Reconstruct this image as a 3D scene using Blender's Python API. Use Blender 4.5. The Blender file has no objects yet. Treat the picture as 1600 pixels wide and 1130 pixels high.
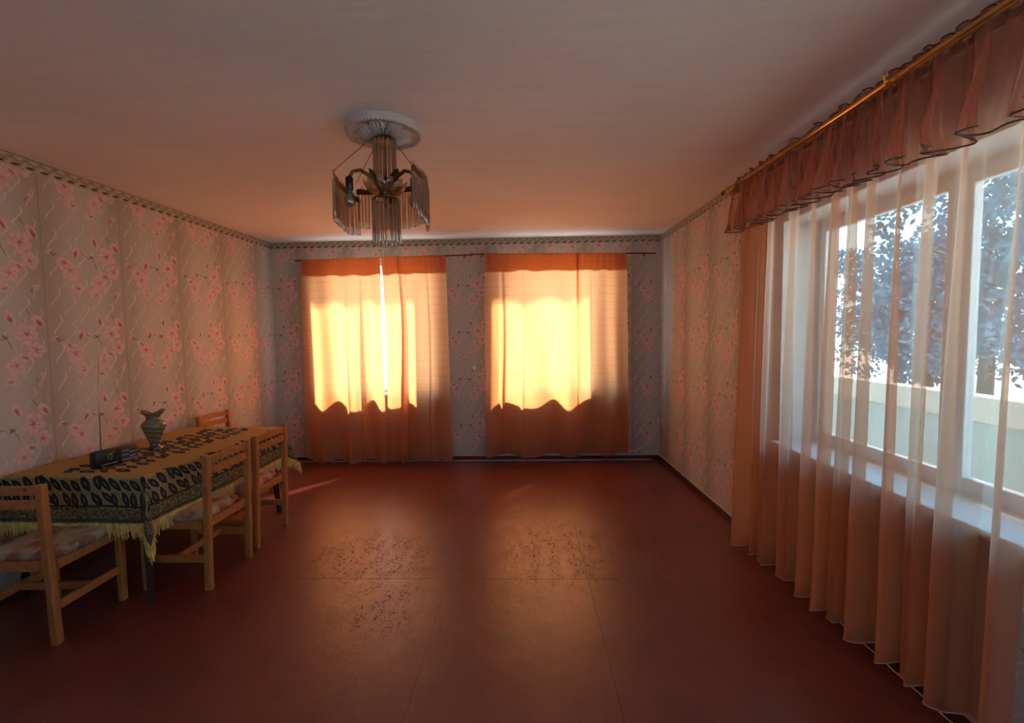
import bpy, bmesh, math, random
import numpy as np
from mathutils import Vector, Matrix, noise
random.seed(7)
S = bpy.context.scene
COL = S.collection
PI = math.pi

# ------------------------------------------------------------------ camera
def cam_axes(yaw, pitch, roll):
    cy, sy, cp, sp, cr, sr = math.cos(yaw), math.sin(yaw), math.cos(pitch), math.sin(pitch), math.cos(roll), math.sin(roll)
    f = Vector((-sy*cp, cy*cp, -sp)); r = Vector((cy, sy, 0)); u = r.cross(f)
    return cr*r + sr*u, -sr*r + cr*u, f
r_, u_, f_ = cam_axes(.0304, .0601, -.0142)
cd = bpy.data.cameras.new('camera'); cam = bpy.data.objects.new('camera', cd); COL.objects.link(cam)
cd.sensor_width = 36; cd.lens = 712/1600*36; cd.clip_start = .05
cam.matrix_world = Matrix(((r_.x, u_.x, -f_.x, 0), (r_.y, u_.y, -f_.y, 0), (r_.z, u_.z, -f_.z, 1.55), (0, 0, 0, 1)))
S.camera = cam

# ------------------------------------------------------------------ world, sun, exposure
W = bpy.data.worlds.new('sky'); S.world = W; W.use_nodes = True
wt = W.node_tree; wt.nodes.clear()
wo = wt.nodes.new('ShaderNodeOutputWorld'); wb = wt.nodes.new('ShaderNodeBackground')
wc = wt.nodes.new('ShaderNodeTexCoord'); wsx = wt.nodes.new('ShaderNodeSeparateXYZ'); wr = wt.nodes.new('ShaderNodeValToRGB')
wt.links.new(wc.outputs['Generated'], wsx.inputs[0]); wt.links.new(wsx.outputs['Z'], wr.inputs[0]); wt.links.new(wr.outputs[0], wb.inputs[0]); wt.links.new(wb.outputs[0], wo.inputs[0])
e = wr.color_ramp.elements
e[0].position = 0; e[0].color = (.32, .52, .64, 1)
e[1].position = .9; e[1].color = (.07, .25, .58, 1)
m = e.new(.35); m.color = (.15, .38, .64, 1)
SKY, SUN, EXPO = 2.3, 6.0, 1.93
wb.inputs[1].default_value = SKY
sd = bpy.data.lights.new('sun', 'SUN'); sun = bpy.data.objects.new('sun', sd); COL.objects.link(sun)
sd.energy = SUN; sd.color = (1, .90, .76); sd.angle = math.radians(4.5)
sun.rotation_euler = Vector((-.56, -.80, -1.15)).to_track_quat('-Z', 'Y').to_euler()
sun.location = (3, 9, 6)
S.view_settings.view_transform = 'Standard'; S.view_settings.look = 'None'
S.view_settings.gamma = 1; S.view_settings.use_curve_mapping = False
S.view_settings.exposure = EXPO
S.cycles.max_bounces = 14; S.cycles.diffuse_bounces = 6; S.cycles.transmission_bounces = 8; S.cycles.transparent_max_bounces = 32
S.cycles.caustics_reflective = False; S.cycles.caustics_refractive = False
S.cycles.sample_clamp_indirect = 8
S.cycles.use_denoising = True

# ------------------------------------------------------------------ node helpers
class NT:
    def __init__(s, tree): s.t = tree
    def new(s, typ, **kw):
        n = s.t.nodes.new(typ)
        for k, v in kw.items(): setattr(n, k, v)
        return n
    def put(s, sock, v):
        if hasattr(v, 'is_linked') or isinstance(v, bpy.types.NodeSocket): s.t.links.new(v, sock)
        else: sock.default_value = v
    def m(s, op, a, b=None, c=None, clamp=False):
        n = s.new('ShaderNodeMath', operation=op, use_clamp=clamp)
        for i, v in enumerate((a, b, c)):
            if v is not None: s.put(n.inputs[i], v)
        return n.outputs[0]
    def sep(s, v):
        n = s.new('ShaderNodeSeparateXYZ'); s.put(n.inputs[0], v); return n.outputs[0], n.outputs[1], n.outputs[2]
    def comb(s, x, y, z=0.0):
        n = s.new('ShaderNodeCombineXYZ'); s.put(n.inputs[0], x); s.put(n.inputs[1], y); s.put(n.inputs[2], z); return n.outputs[0]
    def smooth(s, v, a, b):      # smoothstep from a to b
        n = s.new('ShaderNodeMapRange', interpolation_type='SMOOTHSTEP'); s.put(n.inputs[0], v)
        n.inputs[1].default_value = a; n.inputs[2].default_value = b; return n.outputs[0]
    def mix(s, f, a, b):
        n = s.new('ShaderNodeMix', data_type='RGBA'); s.put(n.inputs[0], f)
        for i, v in ((6, a), (7, b)): s.put(n.inputs[i], (*v, 1) if isinstance(v, tuple) and len(v) == 3 else v)
        return n.outputs[2]
    def noise(s, vec, scale, detail=3, rough=.5, dist=0.0):
        n = s.new('ShaderNodeTexNoise'); 
        if vec is not None: s.put(n.inputs['Vector'], vec)
        n.inputs['Scale'].default_value = scale; n.inputs['Detail'].default_value = detail
        n.inputs['Roughness'].default_value = rough; n.inputs['Distortion'].default_value = dist
        return n.outputs
    def map(s, vec, loc=(0, 0, 0), rot=0.0, scale=(1, 1, 1), typ='POINT'):
        n = s.new('ShaderNodeMapping', vector_type=typ); s.put(n.inputs[0], vec)
        n.inputs[1].default_value = (*loc, 0)[:3]; n.inputs[2].default_value = (0, 0, rot)
        n.inputs[3].default_value = (*scale, 1)[:3]; return n.outputs[0]
    def ell(s, vec, x, y, rot, a, b):   # 1 at the centre falling to 0 at the ellipse's edge
        n = s.new('ShaderNodeTexGradient', gradient_type='SPHERICAL')
        s.put(n.inputs[0], s.map(vec, (x, y, 0), rot, (a, b, 1), 'TEXTURE')); return n.outputs[1]
    def mx(s, lst):
        r = lst[0]
        for v in lst[1:]: r = s.m('MAXIMUM', r, v)
        return r
    def bump(s, h, dist=.01, strength=1):
        n = s.new('ShaderNodeBump'); s.put(n.inputs['Height'], h); n.inputs['Distance'].default_value = dist; n.inputs['Strength'].default_value = strength
        return n.outputs[0]

def mat(name, color=None, rough=.6, metal=0.0, **kw):
    mt = bpy.data.materials.new(name); mt.use_nodes = True
    N = NT(mt.node_tree); b = mt.node_tree.nodes['Principled BSDF']; mt['_b'] = 1
    if color: b.inputs['Base Color'].default_value = (*color, 1)
    b.inputs['Roughness'].default_value = rough; b.inputs['Metallic'].default_value = metal
    for k, v in kw.items(): b.inputs[k.replace('_', ' ')].default_value = v
    return mt, N, b
def simple(name, color, rough=.6, metal=0.0, var=.12, scale=8, bump=0.0, **kw):
    mt, N, b = mat(name, color, rough, metal, **kw)
    co = N.new('ShaderNodeTexCoord').outputs['Object']
    n = N.noise(co, scale, 4)[0]
    dk = tuple(c*(1-var) for c in color); lt = tuple(min(1, c*(1+var)) for c in color)
    N.put(b.inputs['Base Color'], N.mix(N.smooth(n, .3, .7), dk, lt))
    if bump: N.put(b.inputs['Normal'], N.bump(n, bump))
    return mt

# ------------------------------------------------------------------ wallpaper
def make_wallpaper():
    mt, N, b = mat('wallpaper', rough=.55)
    uv = N.new('ShaderNodeUVMap').outputs[0]
    U, V, _ = N.sep(uv)
    SW, SP = .58, .57
    warp = N.noise(uv, 28, 2)[1]
    wv = N.new('ShaderNodeVectorMath', operation='MULTIPLY_ADD'); N.put(wv.inputs[0], warp); wv.inputs[1].default_value = (.022, .022, 0); N.put(wv.inputs[2], uv)
    U2, V2, _ = N.sep(wv.outputs[0])
    tu = N.m('MULTIPLY', N.m('FRACT', N.m('DIVIDE', U, SW)), SW)
    # v = 0 at the heart of the main cluster, range -.228..+.342
    tv0 = N.m('SUBTRACT', N.m('MULTIPLY', N.m('FRACT', N.m('DIVIDE', N.m('SUBTRACT', V, 2.03-.228), SP)), SP), .228)
    tu = N.m('SUBTRACT', N.m('ADD', tu, N.m('SUBTRACT', U2, U)), .011); tv = N.m('SUBTRACT', N.m('ADD', tv0, N.m('SUBTRACT', V2, V)), .011)
    P = N.comb(tu, tv)
    pale, deep, stem = [], [], []
    def flower(x, y, R, rot=0.0, dp=1.0, n=5):
        q = N.map(P, (x, y, 0), rot, (R, R, 1), 'TEXTURE'); qx, qy, _ = N.sep(q)
        ln = N.new('ShaderNodeVectorMath', operation='LENGTH'); N.put(ln.inputs[0], q); r = ln.outputs['Value']
        th = N.m('ARCTAN2', qy, qx)
        c = N.m('ABSOLUTE', N.m('COSINE', N.m('MULTIPLY', th, n/2)))
        edge = N.m('MULTIPLY_ADD', N.m('POWER', c, .6), .42, .62)
        pale.append(N.smooth(N.m('SUBTRACT', edge, r), .0, .10))
        ray = N.m('POWER', N.m('ABSOLUTE', N.m('COSINE', N.m('MULTIPLY', th, n/2))), 5.0)
        core = N.smooth(r, .30, .05)
        streak = N.m('MULTIPLY', N.smooth(r, .75, .1), N.m('MULTIPLY', ray, .65))
        deep.append(N.m('MULTIPLY', N.m('MAXIMUM', core, streak), dp))
    def bud(x, y, rot, a, bb, d=1.0):
        pale.append(N.smooth(N.ell(P, x, y, rot, a, bb), 0, .15))
        deep.append(N.m('MULTIPLY', N.smooth(N.ell(P, x - .25*a*math.cos(rot), y - .25*a*math.sin(rot), rot, a*.75, bb*.6), 0, .6), d))
    def twig(x, y, rot, a, w=.0035): stem.append(N.smooth(N.ell(P, x, y, rot, a, w), 0, .4))
    flower(.175, .0, .070, .3, .9)
    flower(.455, .135, .072, .9, 1.)
    flower(.505, .03, .058, .1, 1.)
    flower(.385, -.065, .062, .5, .7)
    flower(.215, -.105, .050, 1.2, .35)
    flower(.345, -.150, .042, .2, .3)
    bud(.225, .13, 1.1, .046, .026); bud(.525, .215, 2.2, .050, .032); bud(.365, .235, 1.8, .046, .024); bud(.13, .055, 2.6, .040, .026, .8)
    bud(.045, .105, .6, .026, .016, .35); bud(.525, -.135, .8, .026, .016, .35)
    bud(.43, -.01, 2.6, .04, .025, .8)
    for a in [(.335, .115, -.6, .022, .010), (.47, .27, -1.1, .035, .004), (.075, .09, .5, .03, .004), (.36, .07, -1.2, .05, .0035), (.335, .11, .5, .03, .005),
              (.285, .12, -.4, .04, .0035), (.505, -.155, .9, .03, .004), (.06, .10, .6, .016, .008), (.355, -.16, .3, .02, .006), (.225, -.12, .2, .018, .006)]:
        twig(*a)
    pm = N.mx(pale); dm = N.mx(deep); sm = N.mx(stem)
    # base: darker taupe by the seams, silvery towards the middle of each strip
    fu = N.m('FRACT', N.m('DIVIDE', U, SW))
    ed = N.m('ABSOLUTE', N.m('SUBTRACT', fu, .5))
    nb = N.noise(uv, 260, 2)[0]; nl = N.noise(uv, 2.2, 3)[0]
    base = N.mix(N.smooth(ed, .12, .46), (.52, .465, .385), (.36, .305, .235))
    base = N.mix(N.m('MULTIPLY', N.smooth(nl, .3, .7), .25), base, (.50, .44, .37))
    base = N.mix(N.m('MULTIPLY', nb, .22), base, (.70, .64, .56))
    base = N.mix(N.m('MULTIPLY', N.smooth(ed, .492, .5), .6), base, (.17, .13, .1))
    # scrolls: pairs of running S-curves
    def scroll(off, amp, per, ph, w):
        s_ = N.m('MULTIPLY', N.m('SINE', N.m('MULTIPLY_ADD', tv0, 2*PI/per, ph)), amp)
        d = N.m('ABSOLUTE', N.m('SUBTRACT', N.m('SUBTRACT', N.m('MULTIPLY', fu, SW), off), s_))
        g = N.smooth(N.m('SINE', N.m('MULTIPLY_ADD', tv0, 2*PI/per, ph+1.1)), -.9, -.1)
        return N.m('MULTIPLY', N.smooth(d, w, w*.2), g)
    sc = N.mx([scroll(.07, .028, .19, .3, .0075), scroll(.16, .035, .19, 2.2, .006), scroll(.26, .032, .19, 4.0, .0075), scroll(.36, .035, .19, .9, .006),
               scroll(.45, .03, .19, 3.1, .0075), scroll(.53, .022, .19, 5.2, .005), scroll(.205, .05, .285, 1.0, .004), scroll(.405, .05, .285, 3.4, .004)])
    hv = N.smooth(N.noise(uv, 1.1, 1)[0], .35, .6)
    scf = N.m('MULTIPLY', sc, N.m('MULTIPLY_ADD', hv, .45, .35))
    col = N.mix(scf, base, (.76, .68, .54))
    pt = N.noise(wv.outputs[0], 45, 2)[0]
    pinkc = N.mix(N.smooth(pt, .35, .7), (.78, .53, .48), (.68, .38, .35))
    col = N.mix(N.m('MULTIPLY', pm, .82), col, pinkc)
    col = N.mix(N.m('MULTIPLY', sm, .85), col, (.16, .09, .055))
    col = N.mix(N.m('MULTIPLY', dm, .85), col, (.36, .07, .09))
    N.put(b.inputs['Base Color'], col)
    N.put(b.inputs['Roughness'], N.m('SUBTRACT', .62, N.m('MULTIPLY', sc, .25)))
    h = N.m('ADD', N.m('MULTIPLY', nb, .3), N.m('MULTIPLY', sc, .9))
    N.put(b.inputs['Normal'], N.bump(h, .0012, .8))
    return mt
M = {}
M['wallpaper'] = make_wallpaper()

def make_border():
    mt, N, b = mat('border', rough=.55)
    uv = N.new('ShaderNodeUVMap').outputs[0]; U, V, _ = N.sep(uv)      # v 0..1 over the band
    f = N.m('FRACT', N.m('ADD', N.m('DIVIDE', U, .085), N.m('MULTIPLY', V, .9)))
    q = N.comb(N.m('FRACT', N.m('DIVIDE', U, .085)), V)
    dash = N.smooth(N.ell(q, .5, .22, -.12, .38, .13), 0, .4)
    leaf = N.smooth(N.ell(q, .4, .55, .35, .5, .13), 0, .3); leaf2 = N.smooth(N.ell(q, .75, .75, -.3, .3, .1), 0, .3)
    tw = N.smooth(N.m('ABSOLUTE', N.m('SUBTRACT', f, .5)), .1, .3)
    c = N.mix(tw, (.38, .31, .21), (.48, .41, .30))
    c = N.mix(N.m('MULTIPLY', N.m('MAXIMUM', leaf, leaf2), .6), c, (.2, .155, .08))
    c = N.mix(dash, c, (.06, .035, .02))
    c = N.mix(N.smooth(V, .93, .97), c, (.12, .08, .05))
    N.put(b.inputs['Base Color'], c)
    return mt
M['border'] = make_border()
M['plaster'] = simple('reveal_plaster', (.74, .73, .70), .8, scale=5, var=.05)
M['outer'] = simple('outer_plaster', (.6, .57, .5), .9)
def make_ceiling():
    mt, N, b = mat('ceiling_paint', rough=.75)
    co = N.new('ShaderNodeTexCoord').outputs['Object']
    a = N.noise(co, 1.3, 4)[0]; st = N.noise(N.map(co, scale=(1, 5, 1)), 2.5, 4)[0]
    c = N.mix(N.smooth(a, .3, .7), (.80, .70, .64), (.85, .76, .70)); c = N.mix(N.m('MULTIPLY', N.smooth(st, .4, .8), .25), c, (.70, .61, .55))
    N.put(b.inputs['Base Color'], c); N.put(b.inputs['Normal'], N.bump(N.m('ADD', N.m('MULTIPLY', st, 1.0), a), .012, .5))
    return mt
M['ceiling'] = make_ceiling()
def make_floor():
    mt, N, b = mat('floor_paint', rough=.3)
    co = N.new('ShaderNodeTexCoord').outputs['Object']
    n1 = N.noise(co, 1.1, 4)[0]; n2 = N.noise(co, 6, 5, .6)[0]; n3 = N.noise(co, 55, 4, .7)[0]; n4 = N.noise(N.map(co, scale=(1, .35, 1)), 14, 5, .65)[0]
    c = N.mix(N.smooth(n1, .3, .7), (.145, .029, .020), (.195, .043, .029))
    c = N.mix(N.m('MULTIPLY', N.smooth(n2, .45, .75), .35), c, (.085, .022, .016))
    # worn patches in the walked middle of the room
    def patch(x, y, rx, ry):
        g = N.new('ShaderNodeTexGradient', gradient_type='SPHERICAL'); N.put(g.inputs[0], N.map(co, (x, y, 0), 0, (rx, ry, 4), 'TEXTURE')); return N.smooth(g.outputs[1], 0, .7)
    w = N.mx([patch(.3, 3.15, .75, .7), patch(-1.1, 3.1, .8, .55), patch(-.85, 2.5, .35, .4), patch(.75, 2.75, .45, .5)])
    spk = N.m('MULTIPLY', N.smooth(n3, .54, .61), N.smooth(n4, .46, .55))
    spk = N.m('MULTIPLY', spk, w)
    sc2 = N.m('MULTIPLY', N.smooth(N.noise(N.map(co, rot=.4, scale=(9, .8, 1)), 6, 3, .7)[0], .64, .70), N.m('MULTIPLY', w, .8))
    c = N.mix(N.m('MAXIMUM', spk, sc2), c, (.008, .004, .004))
    c = N.mix(N.m('MULTIPLY', N.m('MULTIPLY', N.smooth(N.noise(co, 2.0, 3)[0], .55, .75), .5), N.smooth(n4, .35, .6)), c, (.05, .022, .017))
    chips = N.smooth(N.noise(co, 120, 2)[0], .80, .84)
    c = N.mix(N.m('MULTIPLY', chips, .5), c, (.35, .28, .2))
    N.put(b.inputs['Base Color'], c)
    N.put(b.inputs['Roughness'], N.m('ADD', N.m('MULTIPLY_ADD', n2, .12, .27), N.m('MULTIPLY', spk, .35)))
    h = N.m('SUBTRACT', N.m('ADD', N.m('MULTIPLY', n2, .6), N.m('ADD', N.m('MULTIPLY', n4, .35), N.m('MULTIPLY', n3, .07))), N.m('MULTIPLY', spk, .4))
    N.put(b.inputs['Normal'], N.bump(h, .012, .42))
    b.inputs['Specular IOR Level'].default_value = .75
    return mt
M['floor'] = make_floor()
M['skirt'] = simple('baseboard_paint', (.07, .018, .012), .4, bump=.004)
M['white'] = simple('white_paint', (.75, .76, .74), .4, var=.04)
M['dark_wood'] = simple('dark_wood', (.045, .016, .009), .7, scale=20)
M['dark_wood'].node_tree.nodes['Principled BSDF'].inputs['Specular IOR Level'].default_value = .2
M['cable'] = simple('cable_plastic', (.7, .66, .58), .45, var=.05)

def make_wood():
    mt, N, b = mat('chair_wood', rough=.42)
    co = N.new('ShaderNodeTexCoord').outputs['Object']
    g = N.noise(N.map(co, scale=(22, 22, 3)), 3, 4, .6, 1.2)[0]; k = N.noise(co, 3, 2)[0]
    c = N.mix(N.smooth(g, .3, .7), (.38, .11, .026), (.55, .185, .047)); c = N.mix(N.m('MULTIPLY', N.smooth(k, .5, .8), .4), c, (.25, .08, .02))
    v = N.new('ShaderNodeTexVoronoi'); N.put(v.inputs['Vector'], co); v.inputs['Scale'].default_value = 9
    c = N.mix(N.smooth(v.outputs[0], .09, .05), c, (.10, .035, .015))
    N.put(b.inputs['Base Color'], c); N.put(b.inputs['Normal'], N.bump(g, .001, .5))
    return mt
M['wood'] = make_wood()
def make_cushion():
    mt, N, b = mat('floral_cushion', rough=.8)
    co = N.new('ShaderNodeTexCoord').outputs['Object']
    v = N.new('ShaderNodeTexVoronoi'); n = N.noise(co, 16, 4, .6)
    wv = N.new('ShaderNodeVectorMath', operation='MULTIPLY_ADD'); N.put(wv.inputs[0], n[1]); wv.inputs[1].default_value = (.08, .08, .02); N.put(wv.inputs[2], co)
    N.put(v.inputs['Vector'], wv.outputs[0]); v.inputs['Scale'].default_value = 8.5
    c = N.mix(N.smooth(N.noise(co, 9, 3)[0], .35, .65), (.50, .37, .22), (.37, .25, .13))
    pet = N.smooth(v.outputs[0], .62, .38)
    c = N.mix(N.m('MULTIPLY', pet, N.smooth(n[0], .36, .52)), c, (.30, .10, .06))
    c = N.mix(N.m('MULTIPLY', N.smooth(v.outputs[0], .28, .12), .8), c, (.20, .045, .045))
    c = N.mix(N.m('MULTIPLY', N.smooth(n[0], .60, .68), .6), c, (.30, .20, .08))
    N.put(b.inputs['Base Color'], c); N.put(b.inputs['Normal'], N.bump(N.noise(co, 12, 3)[0], .012, .6))
    return mt
M['cushion'] = make_cushion()

def make_cloth():
    mt, N, b = mat('tapestry', rough=.85)
    n_ = N.new('ShaderNodeUVMap'); n_.uv_map = 'flat'; uv = n_.outputs[0]
    n_ = N.new('ShaderNodeUVMap'); n_.uv_map = 'edge'; ed = n_.outputs[0]
    U, V, _ = N.sep(uv); Se, Te, _ = N.sep(ed)
    def garland(s, t, per, hgt):
        q = N.comb(N.m('MULTIPLY', N.m('FRACT', N.m('DIVIDE', s, per)), per), t)
        L, V_ = [], []
        def leaf(x, y, rot, a_, w_):
            R_ = (a_*a_+w_*w_)/(2*w_); o_ = R_-w_; ds = []
            for sg in (-1, 1):
                n = N.new('ShaderNodeVectorMath', operation='DISTANCE'); N.put(n.inputs[0], q); n.inputs[1].default_value = (x-sg*math.sin(rot)*o_, y+sg*math.cos(rot)*o_, 0); ds.append(n.outputs['Value'])
            L.append(N.m('SUBTRACT', R_, N.m('MAXIMUM', *ds)))
            V_.append(N.m('SUBTRACT', N.m('SUBTRACT', R_, N.m('MAXIMUM', *ds)), w_*.88))
        nL = 6; rr_ = random.Random(int(per*1000))
        for i in range(nL):
            x0 = per*(i+.5)/nL
            for sg in (-1, 1):
                an = sg*rr_.uniform(.55, 1.15); a_ = hgt*rr_.uniform(.026, .034); w_ = a_*rr_.uniform(.36, .46)
                cx0, cy0 = x0+math.cos(an)*a_*.8*(-1 if sg > 0 else 1), sg*abs(math.sin(an))*a_*1.05
                rot = math.atan2(cy0, cx0-x0)
                for dx_ in (0, per, -per):
                    if -a_ < cx0+dx_ < per+a_: leaf(cx0+dx_, cy0, rot, a_, w_)
        g = N.mx(L); fill = N.smooth(g, .0022, .0032); outl = N.m('MULTIPLY', N.smooth(g, -.0030, -.0012), N.m('SUBTRACT', 1.0, fill))
        vein = N.smooth(N.mx(V_), 0, .0006)
        return fill, outl, vein
    rib = N.smooth(N.m('ABSOLUTE', N.m('SUBTRACT', N.m('FRACT', N.m('DIVIDE', U, .011)), .5)), .1, .45)
    wv = N.noise(uv, 180, 2)[0]
    c = N.mix(rib, (.58, .36, .10), (.38, .22, .058))
    c = N.mix(N.m('MULTIPLY', wv, .35), c, (.30, .19, .06))
    dark = (.012, .012, .013); cream = (.44, .34, .15)
    # olive ground of the hanging band, black stripes below
    hang = N.smooth(Te, .262, .256)
    c = N.mix(N.m('MULTIPLY', hang, .65), c, (.17, .125, .04))
    f1, o1, v1 = garland(Se, N.m('SUBTRACT', Te, .185), .36, 2.0)
    c = N.mix(N.m('MULTIPLY', o1, .8), c, cream); c = N.mix(f1, c, dark); c = N.mix(N.m('MULTIPLY', v1, .7), c, cream)
    st = N.m('MULTIPLY', N.smooth(Te, .105, .10), N.smooth(N.noise(uv, 60, 3)[0], .60, .42))
    c = N.mix(N.m('MULTIPLY', st, .85), c, (.022, .026, .02))
    c = N.mix(N.m('MULTIPLY', N.smooth(Te, .108, .105), N.smooth(Te, .094, .097)), c, dark)
    c = N.mix(N.m('MULTIPLY', N.smooth(Te, .03, .026), N.smooth(Te, .012, .016)), c, (.05, .045, .02))
    # medallion band along the middle of the top
    for off, k in ((.12, 2.3), (-.08, 2.4)):
        f2, o2, v2 = garland(N.m('ADD', V, off*2.0), N.m('SUBTRACT', U, off), .43, k)
        lim = N.smooth(N.m('ABSOLUTE', V), .66, .62)
        c = N.mix(N.m('MULTIPLY', N.m('MULTIPLY', o2, lim), .6), c, cream); c = N.mix(N.m('MULTIPLY', f2, lim), c, dark); c = N.mix(N.m('MULTIPLY', N.m('MULTIPLY', v2, lim), .7), c, cream)
    N.put(b.inputs['Base Color'], c)
    N.put(b.inputs['Normal'], N.bump(N.m('ADD', rib, N.m('MULTIPLY', wv, .4)), .002, .8))
    return mt
M['cloth'] = make_cloth()
M['fringe'] = simple('fringe_yarn', (.70, .42, .11), .85, scale=30, var=.25)

def fabric(name, diff, trans, wt_, transp=0.0, tcol=(1, 1, 1), lines=False):
    mt = bpy.data.materials.new(name); mt.use_nodes = True; N = NT(mt.node_tree); mt.node_tree.nodes.clear()
    out = N.new('ShaderNodeOutputMaterial')
    d = N.new('ShaderNodeBsdfDiffuse'); t = N.new('ShaderNodeBsdfTranslucent')
    co = N.new('ShaderNodeTexCoord').outputs['Object']
    n = N.noise(N.map(co, scale=(1, 1, .3)), 6, 4)[0]
    dc = N.mix(n, tuple(x*.85 for x in diff), diff); tc = N.mix(n, tuple(x*.88 for x in trans), trans)
    fine = N.noise(co, 300, 2)[0]
    if lines:
        X, Y, Z = N.sep(co)
        zz = N.m('ADD', Z, N.m('MULTIPLY', N.noise(co, 1.5, 2)[0], .03))
        ln = N.smooth(N.m('ABSOLUTE', N.m('SUBTRACT', N.m('FRACT', N.m('DIVIDE', zz, .094)), .5)), .035, .012)
        slub = N.smooth(N.noise(N.map(co, scale=(3, 3, 160)), 1.5, 3)[0], .52, .7)
        k = N.m('MAXIMUM', N.m('MULTIPLY', ln, .35), N.m('MULTIPLY', slub, .12))
        tc = N.mix(k, tc, tuple(x*.35 for x in trans)); dc = N.mix(k, dc, tuple(x*.6 for x in diff))
    N.put(d.inputs[0], dc); N.put(t.inputs[0], tc)
    bp = N.bump(fine, .0008, .5); N.put(d.inputs['Normal'], bp)
    mx = N.new('ShaderNodeMixShader'); mx.inputs[0].default_value = wt_
    N.put(mx.inputs[1], d.outputs[0]); N.put(mx.inputs[2], t.outputs[0]); res = mx.outputs[0]
    if transp:
        lw = N.new('ShaderNodeLayerWeight'); lw.inputs['Blend'].default_value = .5
        cosv = N.m('MAXIMUM', N.m('SUBTRACT', 1.0, lw.outputs['Facing']), .12)
        tr = N.m('POWER', N.m('MULTIPLY_ADD', n, .10, transp-.05), N.m('DIVIDE', 1.0, cosv))
        tp = N.new('ShaderNodeBsdfTransparent'); tp.inputs[0].default_value = (*tcol, 1)
        m2 = N.new('ShaderNodeMixShader'); N.put(m2.inputs[0], tr); N.put(m2.inputs[1], res); N.put(m2.inputs[2], tp.outputs[0]); res = m2.outputs[0]
    N.put(out.inputs[0], res)
    return mt
M['orange'] = fabric('orange_linen', (.74, .47, .27), (.98, .34, .12), .72, lines=True)
M['orange_double'] = fabric('orange_linen_hem', (.66, .36, .17), (.60, .24, .085), .55)
M['sheer'] = fabric('salmon_organza', (.58, .20, .115), (.95, .68, .46), .48, .56, (1, .90, .80))
M['valance'] = fabric('rose_brown_organza', (.44, .19, .145), (.80, .42, .33), .5, .66, (1, .85, .76))
M['darkhem'] = simple('dark_hem', (.05, .022, .012), .5)
M['palehem'] = simple('pale_hem', (.62, .40, .28), .6)
M['brass'] = simple('brass', (.72, .40, .10), .25, .9, var=.1)
M['old_brass'] = simple('old_brass', (.16, .085, .035), .35, .85, var=.25, scale=40)
M['black'] = simple('black_plastic', (.012, .010, .012), .35)
M['silver'] = simple('silver_trim', (.45, .45, .47), .3, .8)
M['gold'] = simple('gold_mark', (.6, .42, .15), .35, .6)
M['grille'] = simple('grille', (.07, .06, .075), .45, scale=100)
def glassy(name, tint, body, a=.7, refl=.14, gr=.12):
    mt = bpy.data.materials.new(name); mt.use_nodes = True; N = NT(mt.node_tree); mt.node_tree.nodes.clear()
    out = N.new('ShaderNodeOutputMaterial'); tp = N.new('ShaderNodeBsdfTransparent'); tp.inputs[0].default_value = (*tint, 1)
    g = N.new('ShaderNodeBsdfGlossy'); g.inputs['Roughness'].default_value = gr; g.inputs[0].default_value = (.9, .88, .84, 1)
    d = N.new('ShaderNodeBsdfTranslucent'); d.inputs[0].default_value = (*body, 1); df = N.new('ShaderNodeBsdfDiffuse'); df.inputs[0].default_value = (*body, 1)
    
    m0 = N.new('ShaderNodeMixShader'); m0.inputs[0].default_value = .5; N.put(m0.inputs[1], d.outputs[0]); N.put(m0.inputs[2], df.outputs[0])
    m1 = N.new('ShaderNodeMixShader'); m1.inputs[0].default_value = a; N.put(m1.inputs[1], m0.outputs[0]); N.put(m1.inputs[2], tp.outputs[0])
    m2 = N.new('ShaderNodeMixShader'); m2.inputs[0].default_value = refl; N.put(m2.inputs[1], m1.outputs[0]); N.put(m2.inputs[2], g.outputs[0])
    N.put(out.inputs[0], m2.outputs[0]); return mt
M['rod_glass'] = glassy('smoked_glass', (.93, .84, .72), (.42, .26, .14), .62)
M['bulb'] = glassy('bulb_glass', (.75, .7, .66), (.35, .30, .27), .55)
M['pane'] = glassy('window_glass', (.97, .99, .99), (.8, .9, .9), .99, .04, .02)
def make_vase():
    mt, N, b = mat('swirled_glass', rough=.15)
    co = N.new('ShaderNodeTexCoord').outputs['Object']
    X, Y, Z = N.sep(co); th = N.m('ARCTAN2', Y, X)
    w = N.m('SINE', N.m('ADD', N.m('MULTIPLY', Z, 190), N.m('ADD', N.m('MULTIPLY', th, 2.0), N.m('MULTIPLY', N.noise(co, 14, 3)[0], 5))))
    c = N.mix(N.smooth(w, -.3, .9), (.20, .15, .065), (.33, .255, .125))
    c = N.mix(N.smooth(Z, .07, .02), c, (.05, .055, .04))
    N.put(b.inputs['Base Color'], c); b.inputs['Transmission Weight'].default_value = .25; b.inputs['Coat Weight'].default_value = .6
    return mt
M['vase'] = make_vase()
M['stucco'] = simple('rose_plaster', (.58, .47, .42), .6, var=.04, scale=30)

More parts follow.
